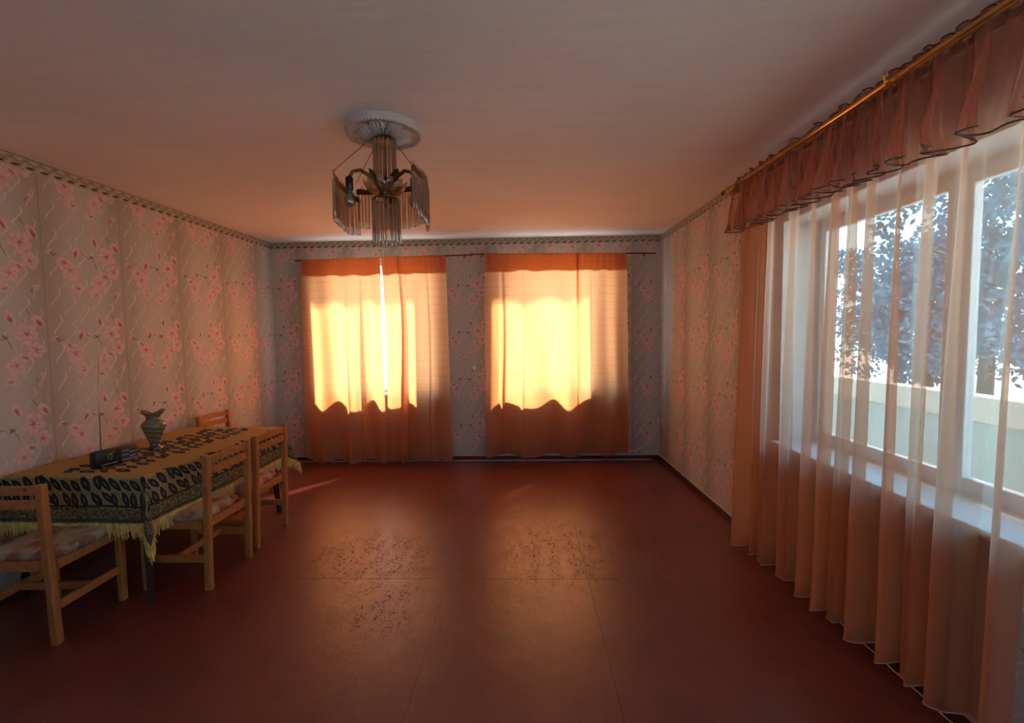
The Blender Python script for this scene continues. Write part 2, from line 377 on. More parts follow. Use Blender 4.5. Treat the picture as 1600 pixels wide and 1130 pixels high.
# ------------------------------------------------------------------ mesh helpers
def tag(o, label=None, cat=None, group=None, kind=None):
    if label: o['label'] = label
    if cat: o['category'] = cat
    if group: o['group'] = group
    if kind: o['kind'] = kind
    return o
def link(name, me, parent=None):
    o = bpy.data.objects.new(name, me); COL.objects.link(o)
    if parent is not None: o.parent = parent
    return o
def empty(name, loc=(0, 0, 0), rz=0.0):
    o = bpy.data.objects.new(name, None); COL.objects.link(o); o.location = loc; o.rotation_euler.z = rz; o.empty_display_size = .1; return o
class MB:
    def __init__(s): s.bm = bmesh.new()
    def box(s, a, b, bev=0.0, mtx=None):
        g = bmesh.ops.create_cube(s.bm, size=1)['verts']
        c = [(a[i]+b[i])/2 for i in range(3)]; d = [abs(b[i]-a[i]) for i in range(3)]
        for v in g: v.co = Vector((c[0]+v.co.x*d[0], c[1]+v.co.y*d[1], c[2]+v.co.z*d[2]))
        if bev:
            es = list({e for v in g for e in v.link_edges})
            g = [v for v in bmesh.ops.bevel(s.bm, geom=es, offset=bev, segments=2, affect='EDGES', profile=.5)['verts']]
        if mtx:
            for v in set(g): v.co = mtx @ v.co
        return s
    def tube(s, pts, r, n=8, cap=True):
        pts = [Vector(p) for p in pts]; rs = r if isinstance(r, (list, tuple)) else [r]*len(pts)
        rings = []; up = None
        for i, p in enumerate(pts):
            t = (pts[min(i+1, len(pts)-1)] - pts[max(i-1, 0)]).normalized()
            if up is None: up = Vector((0, 0, 1)) if abs(t.z) < .9 else Vector((1, 0, 0))
            a = t.cross(up)
            if a.length < 1e-4: a = t.cross(Vector((1, 0, 0)))
            a.normalize(); b = a.cross(t).normalized(); up = b
            rings.append([s.bm.verts.new(p + (a*math.cos(2*PI*k/n) + b*math.sin(2*PI*k/n))*rs[i]) for k in range(n)])
        for A, B in zip(rings, rings[1:]):
            for k in range(n): s.bm.faces.new((A[k], A[(k+1) % n], B[(k+1) % n], B[k]))
        if cap:
            s.bm.faces.new(rings[0][::-1]); s.bm.faces.new(rings[-1])
        return s
    def lathe(s, prof, n=24, c=(0, 0, 0), fn=None):
        rings = []
        for r, z in prof:
            ring = []
            for k in range(n):
                th = 2*PI*k/n; rr, zz = (fn(r, z, th) if fn else (r, z))
                ring.append(s.bm.verts.new((c[0]+rr*math.cos(th), c[1]+rr*math.sin(th), c[2]+zz)))
            rings.append(ring)
        for A, B in zip(rings, rings[1:]):
            for k in range(n): s.bm.faces.new((A[k], A[(k+1) % n], B[(k+1) % n], B[k]))
        return s
    def grid(s, P):      # P[i][j] points
        vs = [[s.bm.verts.new(p) for p in row] for row in P]
        for i in range(len(vs)-1):
            for j in range(len(vs[0])-1): s.bm.faces.new((vs[i][j], vs[i+1][j], vs[i+1][j+1], vs[i][j+1]))
        return s
    def build(s, name, m=None, parent=None, smooth=False):
        bmesh.ops.recalc_face_normals(s.bm, faces=s.bm.faces)
        me = bpy.data.meshes.new(name); s.bm.to_mesh(me); s.bm.free()
        if m is not None: me.materials.append(m)
        if smooth: me.shade_smooth()
        return link(name, me, parent)

# ------------------------------------------------------------------ room
H = 2.70; YB = 5.548; YF = -1.3
def xl(y): return -3.098 - .0132*(YB-y)
def xr(y): return 1.622 + .0166*(YB-y)
def wall(name, A, B, out, holes, u0=0.0, thick=.34, mats=None):
    """A,B: xy ends of the inner face; out: unit xy pointing outside; holes: (u0,u1,z0,z1)"""
    A = Vector((*A, 0)); B = Vector((*B, 0)); L = (B-A).length; d = (B-A)/L; o = Vector((*out, 0))
    us = sorted({0, L, *[h[0] for h in holes], *[h[1] for h in holes]}); zs = sorted({0, H, *[h[2] for h in holes], *[h[3] for h in holes]})
    bm = bmesh.new(); uvl = bm.loops.layers.uv.new('uv')
    def P(u, z, w): return A + d*u + o*w + Vector((0, 0, z))
    def q(pts, mi):
        f = bm.faces.new([bm.verts.new(P(*p)) for p in pts]); f.material_index = mi
        for l, p in zip(f.loops, pts): l[uvl].uv = (p[0]+u0, p[1])
    def hole(u, z): return any(h[0] <= u <= h[1] and h[2] <= z <= h[3] for h in holes)
    for a, b in zip(us, us[1:]):
        for c, e_ in zip(zs, zs[1:]):
            if hole((a+b)/2, (c+e_)/2): continue
            q([(a, c, 0), (b, c, 0), (b, e_, 0), (a, e_, 0)], 0); q([(a, c, thick), (a, e_, thick), (b, e_, thick), (b, c, thick)], 2)
    for a, b, c, e_ in holes:
        q([(a, c, 0), (a, c, thick), (b, c, thick), (b, c, 0)], 1); q([(a, e_, 0), (b, e_, 0), (b, e_, thick), (a, e_, thick)], 1)
        q([(a, c, 0), (a, e_, 0), (a, e_, thick), (a, c, thick)], 1); q([(b, c, 0), (b, c, thick), (b, e_, thick), (b, e_, 0)], 1)
    for a, b in ((0, 0), (L, L)): q([(a, 0, 0), (a, 0, thick), (a, H, thick), (a, H, 0)], 2)
    q([(0, H, 0), (0, H, thick), (L, H, thick), (L, H, 0)], 2); q([(0, 0, 0), (L, 0, 0), (L, 0, thick), (0, 0, thick)], 2)
    me = bpy.data.meshes.new(name); bm.to_mesh(me); bm.free()
    for m_ in (M['wallpaper'], M['plaster'], M['outer']): me.materials.append(m_)
    return tag(link(name, me), kind='structure')
WB = dict(z0=.84, z1=2.26)
holesB = [(-2.48, -.98), (-.29, 1.10)]
xL = xl(YB); xR = xr(YB)
wall('wall_back', (xL, YB), (xR, YB), (0, 1), [(a-xL, b-xL, .84, 2.495) for a, b in holesB], u0=.25, thick=.20)
nl = Vector((-1, -.0132)).normalized(); nr = Vector((1, -.0166)).normalized()
wall('wall_left', (xl(YF), YF), (xL, YB), (-nl.x*-1, nl.y*1) if False else (-1, .0132), [], u0=(-(2.905-YF)) % .58)
RW0, RW1 = .15, 3.02     # right window along y
wall('wall_right', (xR, YB), (xr(YF), YF), (1, .0166), [(YB-RW1, YB-RW0, .82, 2.24)], u0=.33)
wall('wall_front', (xr(YF), YF), (xl(YF), YF), (0, -1), [(1.0, 2.7, .90, 2.30)], u0=.1)  # opening for the added window behind the camera
MB().box((-3.7, YF-.4, -.2), (2.3, YB+.4, -.006)).build('floor', M['skirt'])['kind'] = 'structure'
floor = bpy.data.objects['floor']
xs = [-3.25, -2.28, -1.395, -.51, .375, 1.26, 1.82]; ys = [YF-.1, .05, 2.80, YB+.05]
for i in range(6):
    for j in range(3):
        MB().box((xs[i]+.0005, ys[j]+.0007, -.006), (xs[i+1]-.0005, ys[j+1]-.0007, random.uniform(-.0003, 0)), .0005).build('floor_sheet', M['floor'], floor)
MB().box((-3.7, YF-.4, H), (2.3, YB+.4, H+.2)).build('ceiling', M['ceiling'])['kind'] = 'structure'

def strip(name, A, B, z0, z1, t, m_, n=1, uvscale=True, off=0.0):
    A = Vector((*A, 0)); B = Vector((*B, 0)); d = (B-A).normalized(); inn = Vector((-d.y, d.x, 0)); L = (B-A).length
    bm = bmesh.new(); uvl = bm.loops.layers.uv.new('uv')
    def q(p):
        f = bm.faces.new([bm.verts.new(A + d*u + inn*(w+off) + Vector((0, 0, z))) for u, z, w in p])
        for l, (u, z, w) in zip(f.loops, p): l[uvl].uv = (u, (z-z0)/(z1-z0))
    q([(0, z0, t), (0, z1, t), (L, z1, t), (L, z0, t)]); q([(0, z0, 0), (0, z0, t), (L, z0, t), (L, z0, 0)]); q([(0, z1, 0), (L, z1, 0), (L, z1, t), (0, z1, t)])
    q([(0, z0, 0), (0, z1, 0), (0, z1, t), (0, z0, t)]); q([(L, z0, 0), (L, z0, t), (L, z1, t), (L, z1, 0)])
    me = bpy.data.meshes.new(name); bm.to_mesh(me); bm.free(); me.materials.append(m_)
    return link(name, me)
g = .0005
for nm, A, B in (('trim_1', (xL, YB), (xl(YF), YF)), ('trim_2', (xR, YB), (xL, YB)), ('trim_3', (xr(YF), YF), (xR, YB))):
    tag(strip(nm, A, B, H-.075, H-.0005, .0025, M['border'], off=g), kind='structure')
for nm, A, B in (('baseboard_left', (xL, YB), (xl(YF), YF)), ('baseboard_back', (xR, YB), (xL, YB)), ('baseboard_right', (xr(YF), YF), (xR, YB))):
    o = tag(strip(nm, A, B, 0, .052, .018, M['skirt'], off=g), kind='structure')
    c = strip('caulk_bead', A, B, .052, .058, .010, M['cable'], off=g); c.parent = o
    c = strip('quarter_round', A, B, .0, .018, .030, M['skirt'], off=g); c.parent = o

def window(name, T, w, z0, z1, mull, depth=.27, silldep=.34, mullw=.05, transom=None):
    """T maps local (u along wall, w outward, z) to world"""
    root = tag(empty(name), kind='structure'); root.matrix_world = T
    f = MB(); y0, y1 = depth-.03, depth+.03; e_ = .045
    f.box((0, y0, z0), (e_, y1, z1), .004).box((w-e_, y0, z0), (w, y1, z1), .004).box((e_, y0, z0), (w-e_, y1, z0+e_), .004).box((e_, y0, z1-e_), (w-e_, y1, z1), .004)
    f.build('window_frame', M['white'], root)
    xs_ = [e_]+[k for k in mull]+[w-e_]
    for k in mull: MB().box((k-mullw/2, y0, z0+e_), (k+mullw/2, y1, z1-e_), .004).build('mullion', M['white'], root)
    for a, b in zip(xs_, xs_[1:]):
        a += (mullw/2 if a != e_ else 0); b -= (mullw/2 if b != w-e_ else 0)
        s_ = MB(); ss = .035; q0, q1 = depth-.045, depth-.005
        s_.box((a, q0, z0+e_), (a+ss, q1, z1-e_), .004).box((b-ss, q0, z0+e_), (b, q1, z1-e_), .004).box((a+ss, q0, z0+e_), (b-ss, q1, z0+e_+ss), .004).box((a+ss, q0, z1-e_-ss), (b-ss, q1, z1-e_), .004)
        so = s_.build('sash', M['white'], root)
        MB().box((a+ss, depth-.027, z0+e_+ss), (b-ss, depth-.023, z1-e_-ss)).build('pane', M['pane'], so)
    MB().box((-.03, -.055, z0-.028), (w+.03, depth-.03, z0+.003), .006).build('sill', M['white'], root)
    return root
for i, ((a, b), mu) in enumerate(zip(holesB, ([1.42], [1.28]))):
    window('window_%d' % (i+1), Matrix(((1, 0, 0, a), (0, 1, 0, YB), (0, 0, 1, 0), (0, 0, 0, 1))), b-a, .84, 2.495, mu, depth=.15, mullw=.03)
dx = Vector((.0166, -1, 0)).normalized(); nx = Vector((1, .0166, 0)).normalized()
Ar = Vector((xR, YB, 0)) + dx*(YB-RW1)
T = Matrix(((dx.x, nx.x, 0, Ar.x), (dx.y, nx.y, 0, Ar.y), (0, 0, 1, 0), (0, 0, 0, 1)))
window('window_3', T, RW1-RW0, .82, 2.24, [.95, 2.05], depth=.26, mullw=.05)

window('window_4', Matrix(((-1, 0, 0, xr(YF)-1.0), (0, -1, 0, YF), (0, 0, 1, 0), (0, 0, 0, 1))), 1.7, .90, 2.30, [.85], depth=.26, mullw=.05)  # unseen window, added to brighten the back wall and foreground with sky light
# ------------------------------------------------------------------ outside
tag(MB().box((-4.4, YF-1, H+.205), (2.95, YB+.32, H+.33)).build('added_shade_roof', M['outer']), kind='structure')  # unseen slab, added so its overhang keeps direct sun off the side window
tag(MB().box((-30, -30, -.9), (40, 45, -.8)).build('ground', simple('pale_earth', (.66, .62, .55), .9, scale=.6, var=.15)), kind='structure')
pm_ = simple('parapet_paint', (.42, .62, .66), .6, var=.08, scale=2)
par = tag(empty('balcony_parapet', (3.0, 3, -.8)), 'pale green panelled parapet outside the large window behind the sheer curtain', 'parapet')
for k in range(9):
    MB().box((0, -4.4+k*1.0, 0), (.05, -4.4+k*1.0+.985, 1.72), .006).build('panel', pm_, par)
MB().box((-.03, -4.4, 1.725), (.09, 4.6, 1.90), .01).build('rail', simple('rail_paint', (.72, .80, .78), .5, var=.05), par)
leafm = simple('leaf_haze_blue', (.06, .17, .23), .6, scale=2, var=.5); bark = simple('bark', (.10, .07, .05), .9)  # bluish haze of the distance is put into the leaf colour
def tree(x, y, h, r, seed, label):
    rnd = random.Random(seed); t = tag(empty('tree', (x, y, -.8)), label, 'tree', 'trees beyond the large side window')
    b = MB(); b.tube([(0, 0, 0), (.05, .02, h*.3), (-.03, .05, h*.6), (0, 0, h*.9)], [.16, .13, .09, .03])
    for k in range(7):
        a = rnd.uniform(0, 2*PI); z = h*rnd.uniform(.35, .7); b.tube([(0, 0, z), (math.cos(a)*r*.4, math.sin(a)*r*.4, z+h*.12), (math.cos(a)*r*.8, math.sin(a)*r*.8, z+h*.2)], [.06, .035, .01], 5)
    b.build('trunk', bark, t)
    vs = []; fs = []
    blobs = [(rnd.gauss(0, r*.4), rnd.gauss(0, r*.4), h*rnd.uniform(.30, 1.0), r*rnd.uniform(.3, .55)) for _ in range(20)]
    for k in range(5000):
        bx, by, bz, br = rnd.choice(blobs); d = Vector((rnd.gauss(0, 1), rnd.gauss(0, 1), rnd.gauss(0, 1))).normalized()*br*rnd.uniform(.6, 1)
        c = Vector((bx, by, bz))+d; a = Vector((rnd.gauss(0, 1), rnd.gauss(0, 1), rnd.gauss(0, 1))).normalized(); b2 = a.cross(Vector((rnd.random(), 1, rnd.random()))).normalized()
        s_ = .09; n0 = len(vs); vs += [c+a*s_, c+b2*s_*.5, c-a*s_, c-b2*s_*.5]; fs.append((n0, n0+1, n0+2, n0+3))
    me = bpy.data.meshes.new('foliage'); me.from_pydata([tuple(v) for v in vs], [], fs); me.materials.append(leafm)
    tag(link('foliage', me, t), kind='stuff')
tree(9.5, 7.6, 5.6, 1.6, 1, 'leafy tree outside the large window, seen through the sheer curtain nearest the frame edge')
tree(8.0, 5.4, 4.6, 1.5, 5, 'leafy tree outside the large window, seen beyond the uncovered edge of the glass')
tree(10, 10.2, 5.4, 1.8, 6, 'leafy tree outside the large window, seen beside the wide middle mullion')
tree(11, 12.8, 4.4, 1.8, 8, 'low leafy tree outside the large window, seen between the curtain folds at its far end')
tree(14, 17.5, 5.2, 1.7, 2, 'leafy tree outside the large window, seen through the middle of the sheer curtain')

# ------------------------------------------------------------------ orange curtains
def nz(*a): return noise.noise(Vector(a))
def curtain(name, m_, left, right, ztop, zbot, depth, nu=120, nzz=60, parent=None, y=5.40):
    P = []
    for i in range(nu+1):
        u = i/nu; row = []
        for j in range(nzz+1):
            t = j/nzz; x = left(t)*(1-u)+right(t)*u; z0 = ztop(u); z1 = zbot(u, x)
            row.append((x, y+depth(u, t, x), z0+(z1-z0)*t))
        P.append(row)
    o = MB().grid(P).build(name, m_, parent, smooth=True); return o
def back_curtain(name, label, xl0, xl1, xr0, xr1, z0a, z0b, zb, seed, folds, lf=None, rf=None, hem=False, cx=()):
    left = lf or (lambda t: xl0+(xl1-xl0)*t); right = rf or (lambda t: xr0+(xr1-xr0)*t)
    def depth(u, t, x):
        a = .25+.75*min(1, t*1.6)
        d = .034*a*math.sin(2*PI*(folds*u + .25*nz(u*3, t*1.2, seed)) + seed) + .03*a*nz(u*4+seed, t*.9, seed*3.1)
        for c0, w, am in cx:        # sharp individual folds
            c = c0 + .02*nz(t*2, seed, 5)
            d += -am*a*math.exp(-((u-c)/w)**2)
        d += .006*math.sin(u*folds*2*PI*6+seed)*max(0, 1-t*12)
        return max(-.16, min(.055, d))
    ztop = lambda u: z0a+(z0b-z0a)*u + .006 + .004*nz(u*30, seed, 1)
    zbot = lambda u, x: zb + .022*nz(u*6, seed, 2) + .012*math.sin(u*folds*2*PI+seed)
    o = curtain(name, M['orange'], left, right, ztop, zbot, depth, 150, 60)
    tag(o, label, 'curtain', 'orange curtains on the back wall')
    # doubled heading behind the face
    P = []
    for i in range(61):
        u = i/60; row = []
        for j in range(9):
            t = j/8*(.085+.008*nz(u*7, seed, 9)); x = left(t)*(1-u)+right(t)*u; z0 = ztop(u); z1 = zbot(u, x)
            row.append((x, 5.40+depth(u, t, x)+.006, z0-.002+(z1-z0)*t))
        P.append(row)
    MB().grid(P).build('heading_band', M['orange_double'], o, smooth=True)
    P = []
    for i in range(61):
        u = i/60; row = []
        for j in range(5):
            t = 1-j/4*(.055 if hem else .03); x = left(t)*(1-u)+right(t)*u; z0 = ztop(u); z1 = zbot(u, x)
            row.append((x, 5.40+depth(u, t, x)+.005, z0+(z1-z0)*t))
        P.append(row)
    MB().grid(P).build('bottom_hem', M['orange_double'], o, smooth=True)
    return o
slitL = lambda t: -1.705+.022*t
slitR = lambda t: -1.700+.046*math.sin(PI*min(1, t/.98))**1.0*(.55 if t > .75 else .85)+.004
back_curtain('orange_curtain', 'orange curtain left of the bright slit at the left back window', -2.665, -2.685, 0, 0, 2.463, 2.473, .036, 1.3, 2.6, rf=slitL, cx=[(.55, .02, .03), (.72, .018, .04)])
back_curtain('orange_curtain', 'orange linen curtain right of the bright slit at the left back window, deeply folded', 0, 0, -.925, -.893, 2.475, 2.482, .036, 2.9, 2.2, lf=slitR, cx=[(.27, .018, .13), (.33, .014, -.04), (.7, .02, .03)])
back_curtain('orange_curtain', 'wide flat orange curtain covering most of the right back window', -.472, -.488, .630, .633, 2.487, 2.480, .095, 4.4, 2.3, hem=True, cx=[(.19, .02, .05), (.40, .02, .02)])
back_curtain('orange_curtain', 'narrow orange curtain beside the dark seam at the right back window', .604, .608, 1.195, 1.222, 2.480, 2.470, .10, 6.1, 1.4, hem=True, cx=[(.3, .012, .012)])

def rod_back(name, label, A, B, rings, ball=True):
    o = empty(name, A); tag(o, label, 'curtain rod')
    A = Vector(A); B = Vector(B)-A
    MB().tube([(0, 0, 0), B], .0085, 10).build('rod', M['old_brass'], o, smooth=True)
    for p, sgn in ((Vector((0, 0, 0)), -1), (B, 1)):
        MB().lathe([(0, -.014), (.008, -.012), (.013, -.004), (.013, .004), (.008, .012), (0, .014)], 10, (p.x+sgn*.012, p.y, p.z)).build('finial', M['old_brass'], o, smooth=True)
    for k in (.04, .96):
        p = B*k; b = MB().tube([(p.x, p.y+.115, p.z+.012), (p.x, p.y+.02, p.z+.012), (p.x, p.y-.004, p.z-.010)], .005, 6); b.box((p.x-.012, p.y+.110, p.z-.015), (p.x+.012, p.y+.12, p.z+.035), .002)
        b.build('bracket', M['brass'], o)
    for k in rings:
        p = B*k; MB().tube([(p.x, p.y+.013*math.cos(a), p.z-.004+.013*math.sin(a)) for a in [2*PI*i/12 for i in range(13)]], .0022, 5, False).build('ring', M['brass'], o)
rod_back('curtain_rod', 'thin brass rod carrying the left pair of orange curtains', (-2.715, 5.425, 2.462), (-.64, 5.425, 2.489), (.86, .93, .02))
rod_back('curtain_rod', 'thin brass rod carrying the right pair of orange curtains', (-.60, 5.425, 2.496), (1.505, 5.425, 2.468), (.08, .86, .93, .975))

# ------------------------------------------------------------------ sheer curtain and valance on the right
def sx(y): return 1.515 + .0166*(3.3-y)     # mean plane of the sheer
rod_z = lambda y: 2.545-.010*(3.35-y)
_ph = [0]; 
for k in range(400):
    yy = k/400; _ph.append(_ph[-1] + (1.0+.9*nz(yy*6, 3.3, 0)+.5*nz(yy*15, 8.3, 0))/400)
def phase(u): k = min(399.999, u*400); i = int(k); return (_ph[i]+( _ph[i+1]-_ph[i])*(k-i))/_ph[-1]
NF = 12
def sheer_pt(u, t):
    ph = 2*PI*NF*(phase(u)+.010*nz(u*5, t*1.5, 2.2)*t) 
    A = (.022+.036*min(1, t*1.3))*(1+.5*nz(u*9, 1, 4))
    Bs = (.008+.000*min(1, t*1.5))*(1+.4*nz(u*11, 2, 7))
    y_top = 3.32-u*(3.32-1.44); y_bot = 3.36-u*(3.36-1.50)
    y = y_top*(1-t)+y_bot*t + Bs*math.sin(2*ph+.6)
    x = sx(y) + .03 + A*math.sin(ph) + .30*A*math.sin(2.7*ph+3*nz(u*4, 9, t)) + .02*nz(u*6, t*2, 8)*t + .03*t*u
    x = min(x, xr(y)-.064)
    zt = rod_z(y)+.0; zb = .035+.075*u+.02*math.sin(ph)*.6+.02*nz(u*8, 5, 5)
    return (x, y, zt+(zb-zt)*t)
P = [[sheer_pt(i/900, j/48) for j in range(49)] for i in range(901)]
sh = tag(MB().grid(P).build('sheer_curtain', M['sheer'], smooth=True), 'salmon sheer organza curtain hanging in long folds over the large side window', 'curtain')
MB().tube([Vector(sheer_pt(i/600, 1.0)) for i in range(601)], .0028, 5).build('hem_cord', M['palehem'], sh, smooth=True)
NV = 20
def val_pt(u, t):
    ph = 2*PI*NV*(phase(1-u)+.012*nz(u*5, t*2, 12)*t)
    A = .012+.042*t; A *= (1+.5*nz(u*9, 11, 4)); Bs = (.008+.024*t)
    y = 3.25-.07*(1-t)*-1*(1-u)-u*(3.25-.75)-.0*t + Bs*math.sin(2*ph+.3)
    x = sx(y)-.045-.030*t + A*math.sin(ph) + .4*A*math.sin(3.3*ph+4*nz(u*3, 5, t))
    zt = rod_z(y)-.004; zb = zt-.30-.03*nz(u*4, 3, 6)-.05*u+.014*math.cos(ph)
    return (x, y, zt+(zb-zt)*t)
P = [[val_pt(i/900, j/16) for j in range(17)] for i in range(901)]
va = tag(MB().grid(P).build('sheer_valance', M['valance'], smooth=True), 'gathered rose-brown sheer valance with a dark wavy hem under the gold rod', 'valance')
MB().tube([Vector(val_pt(i/700, 1.0)) for i in range(701)], .0032, 5).build('hem_cord', M['darkhem'], va, smooth=True)
def head_pt(u, t):
    y = 3.33-u*(3.33-.75); ph = 2*PI*34*phase(u)
    return (sx(y)-.028+.014*math.sin(ph)+t*.010*math.sin(ph*.53+1), y+.008*math.sin(2*ph), rod_z(y)+.004+t*(.052+.016*nz(u*40, 2, 3)+.008*math.sin(ph*.5)))
P = [[head_pt(i/900, j/4) for j in range(5)] for i in range(901)]
MB().grid(P).build('heading_ruffle', M['valance'], va, smooth=True)
MB().tube([Vector(head_pt(i/700, 1.0)) for i in range(701)], .0028, 5).build('ruffle_edge', M['darkhem'], va, smooth=True)
# gold double rod
A = (sx(3.42)-.035, 3.40, rod_z(3.4)); B = (sx(.6)-.045, .6, rod_z(.6))
rd = tag(empty('curtain_rod', A), 'shiny gold curtain rod above the large side window', 'curtain rod')
Av = Vector(A); Bv = Vector(B)-Av; off = Vector((-.035, 0, 0))
MB().tube([off, Bv+off], .0125, 14).build('front_rod', M['brass'], rd, smooth=True)
MB().tube([Vector((.03, 0, -.004)), Bv+Vector((.03, 0, -.004))], .011, 12).build('rear_rod', M['old_brass'], rd, smooth=True)
for p, nm in ((off, .0165), (Vector((.03, 0, -.004)), .014)):
    MB().tube([p+Vector((0, .03, 0)), p+Vector((0, .022, 0)), p+Vector((0, -.02, 0))], [nm*.8, nm, nm], 14).build('end_cap', M['old_brass'], rd, smooth=True)
for yy in (-.10, -1.5):
    b = MB(); b.box((-.05, yy-.012, -.03), (.155, yy+.012, -.020), .002); b.box((.150, yy-.02, -.055), (.157, yy+.02, .05), .002)
    b.tube([(-.05, yy, -.026), (-.058, yy, 0), (-.05, yy, .016)], .004, 6); b.build('bracket', M['brass'], rd)
for k in range(9):
    yy = -.05-.018*k-random.uniform(0, .006); c = off+Bv.normalized()*-yy; rr = .019; ti = random.uniform(-.5, .5)
    MB().tube([c+Vector((rr*math.cos(a), .3*rr*math.sin(a)*ti, rr*math.sin(a)-.007)) for a in [2*PI*i/14 for i in range(15)]], .0024, 5, False).build('ring', M['brass'], rd, smooth=True)

# ------------------------------------------------------------------ table and cloth
TW, TL, TZ = .84, 1.39, .755
tb = tag(empty('dining_table', (-2.622, 3.235, 0), math.radians(-1.2)), 'dining table with dark tapered legs hidden under a patterned cloth', 'table')
MB().box((-TW/2, -TL/2, TZ-.022), (TW/2, TL/2, TZ), .004).build('tabletop', M['dark_wood'], tb)
for s_ in (-1, 1):
    MB().box((-TW/2+.06, s_*(TL/2-.06)-.01, TZ-.11), (TW/2-.06, s_*(TL/2-.06)+.01, TZ-.022), .002).build('apron', M['dark_wood'], tb)
    MB().box((s_*(TW/2-.06)-.01, -TL/2+.07, TZ-.11), (s_*(TW/2-.06)+.01, TL/2-.07, TZ-.022), .002).build('apron', M['dark_wood'], tb)
for a in (-1, 1):
    for b_ in (-1, 1):
        bm_ = MB(); bm_.tube([(a*(TW/2-.02), b_*(TL/2-.015), 0), (a*(TW/2-.065), b_*(TL/2-.065), TZ-.023)], [.022, .038], 4); bm_.build('leg', M['dark_wood'], tb)
# cloth: a flat rectangle with its overhang let down
DR = .275; ZC = TZ+.005; cw, cl = TW/2+.008, TL/2+.008
def cloth_xyz(x, y):
    ax, ay = max(0, abs(x)-cw), max(0, abs(y)-cl); sx_, sy_ = math.copysign(1, x), math.copysign(1, y)
    r = math.hypot(ax, ay)
    if r == 0: return (x, y, ZC+.0015*nz(x*5, y*5, 1))
    rnd = .012; dz = max(0, r-rnd*.6)
    wob = .012*nz(x*5+3, y*5, 4)*min(1, r/.1)
    if ax == 0 or ay == 0:
        out = rnd*min(1, r/rnd) + .10*r + wob*1.2
        return (max(-.478, min(max(x, -cw), cw)+sx_*(out if ax else 0)), min(max(y, -cl), cl)+sy_*(out if ay else 0), ZC-dz)
    phi = math.atan2(ay, ax); rho = rnd + .10*r + wob + r*.26*math.sin(2*phi)**2 - r*.10*math.sin(4*phi)**2
    zz = ZC-dz*.985
    return (max(-.478, sx_*(cw+rho*math.cos(phi))), sy_*(cl+rho*math.sin(phi)), zz)
def axis(c, n, nd): return [-c-DR+DR*i/nd for i in range(nd)] + [-c+2*c*i/n for i in range(n)] + [c+DR*i/nd for i in range(nd+1)]
gx, gy = axis(cw, 36, 18), axis(cl, 60, 18)
bm = bmesh.new(); uf = bm.loops.layers.uv.new('flat'); ue = bm.loops.layers.uv.new('edge')
vv = [[bm.verts.new(cloth_xyz(x, y)) for y in gy] for x in gx]
FW, FL = cw+DR, cl+DR
def edge_uv(x, y, side):
    tx, ty = FW-abs(x), FL-abs(y)
    return (y + (0 if x > 0 else .13), tx) if side else (x + (.07 if y > 0 else .03), ty)
for i in range(len(gx)-1):
    for j in range(len(gy)-1):
        f = bm.faces.new((vv[i][j], vv[i+1][j], vv[i+1][j+1], vv[i][j+1])); cx_, cy_ = (gx[i]+gx[i+1])/2, (gy[j]+gy[j+1])/2
        side = (FW-abs(cx_)) < (FL-abs(cy_))
        for l, (a, b_) in zip(f.loops, ((i, j), (i+1, j), (i+1, j+1), (i, j+1))):
            l[uf].uv = (gx[a], gy[b_]); l[ue].uv = edge_uv(gx[a], gy[b_], side)
me = bpy.data.meshes.new('tablecloth'); bm.to_mesh(me); bm.free(); me.materials.append(M['cloth']); me.shade_smooth()
tc = link('tablecloth', me); tc.location = tb.location; tc.rotation_euler = tb.rotation_euler
tag(tc, 'mustard tapestry tablecloth with black leaf pattern and yellow fringe on the dining table', 'tablecloth')
# fringe
per = []
stp = .0075
def run(a, b, fix, ax_):
    n = int((b-a)/stp)
    for k in range(n+1):
        v = a+(b-a)*k/n; per.append((v, fix) if ax_ == 0 else (fix, v))
run(-FW, FW, -FL, 0); run(-FW, FW, FL, 0); run(-FL, FL, -FW, 1); run(-FL, FL, FW, 1)
vs, fs = [], []
for k, (x, y) in enumerate(per):
    p = Vector(cloth_xyz(x*.999, y*.999)); ln = .085*random.uniform(.8, 1.1); w = .0042
    q_ = Vector(cloth_xyz(x*.97, y*.97)); d = (p-q_); d.z = 0; dd = d.normalized() if d.length > 1e-5 else Vector((0, 0, 0))
    a = random.uniform(0, PI); tx = Vector((math.cos(a), math.sin(a), 0))*w; ty = Vector((-math.sin(a), math.cos(a), 0))*w
    sway = Vector((random.gauss(0, .008), random.gauss(0, .008), 0)) + dd*.004
    n0 = len(vs)
    for t, s_ in ((-.06, .9), (.5, 1.0), (1.0, .55)):
        c = p + Vector((0, 0, -ln*t)) + sway*t*t
        vs += [c+tx*s_, c+ty*s_, c-tx*s_, c-ty*s_]
    for b0 in (n0, n0+4):
        for m_ in range(4): fs.append((b0+m_, b0+(m_+1) % 4, b0+4+(m_+1) % 4, b0+4+m_))
    fs.append((n0+8, n0+9, n0+10, n0+11))
me = bpy.data.meshes.new('fringe'); me.from_pydata([tuple(v) for v in vs], [], fs); me.materials.append(M['fringe'])
tag(link('fringe', me, tc), kind='stuff')

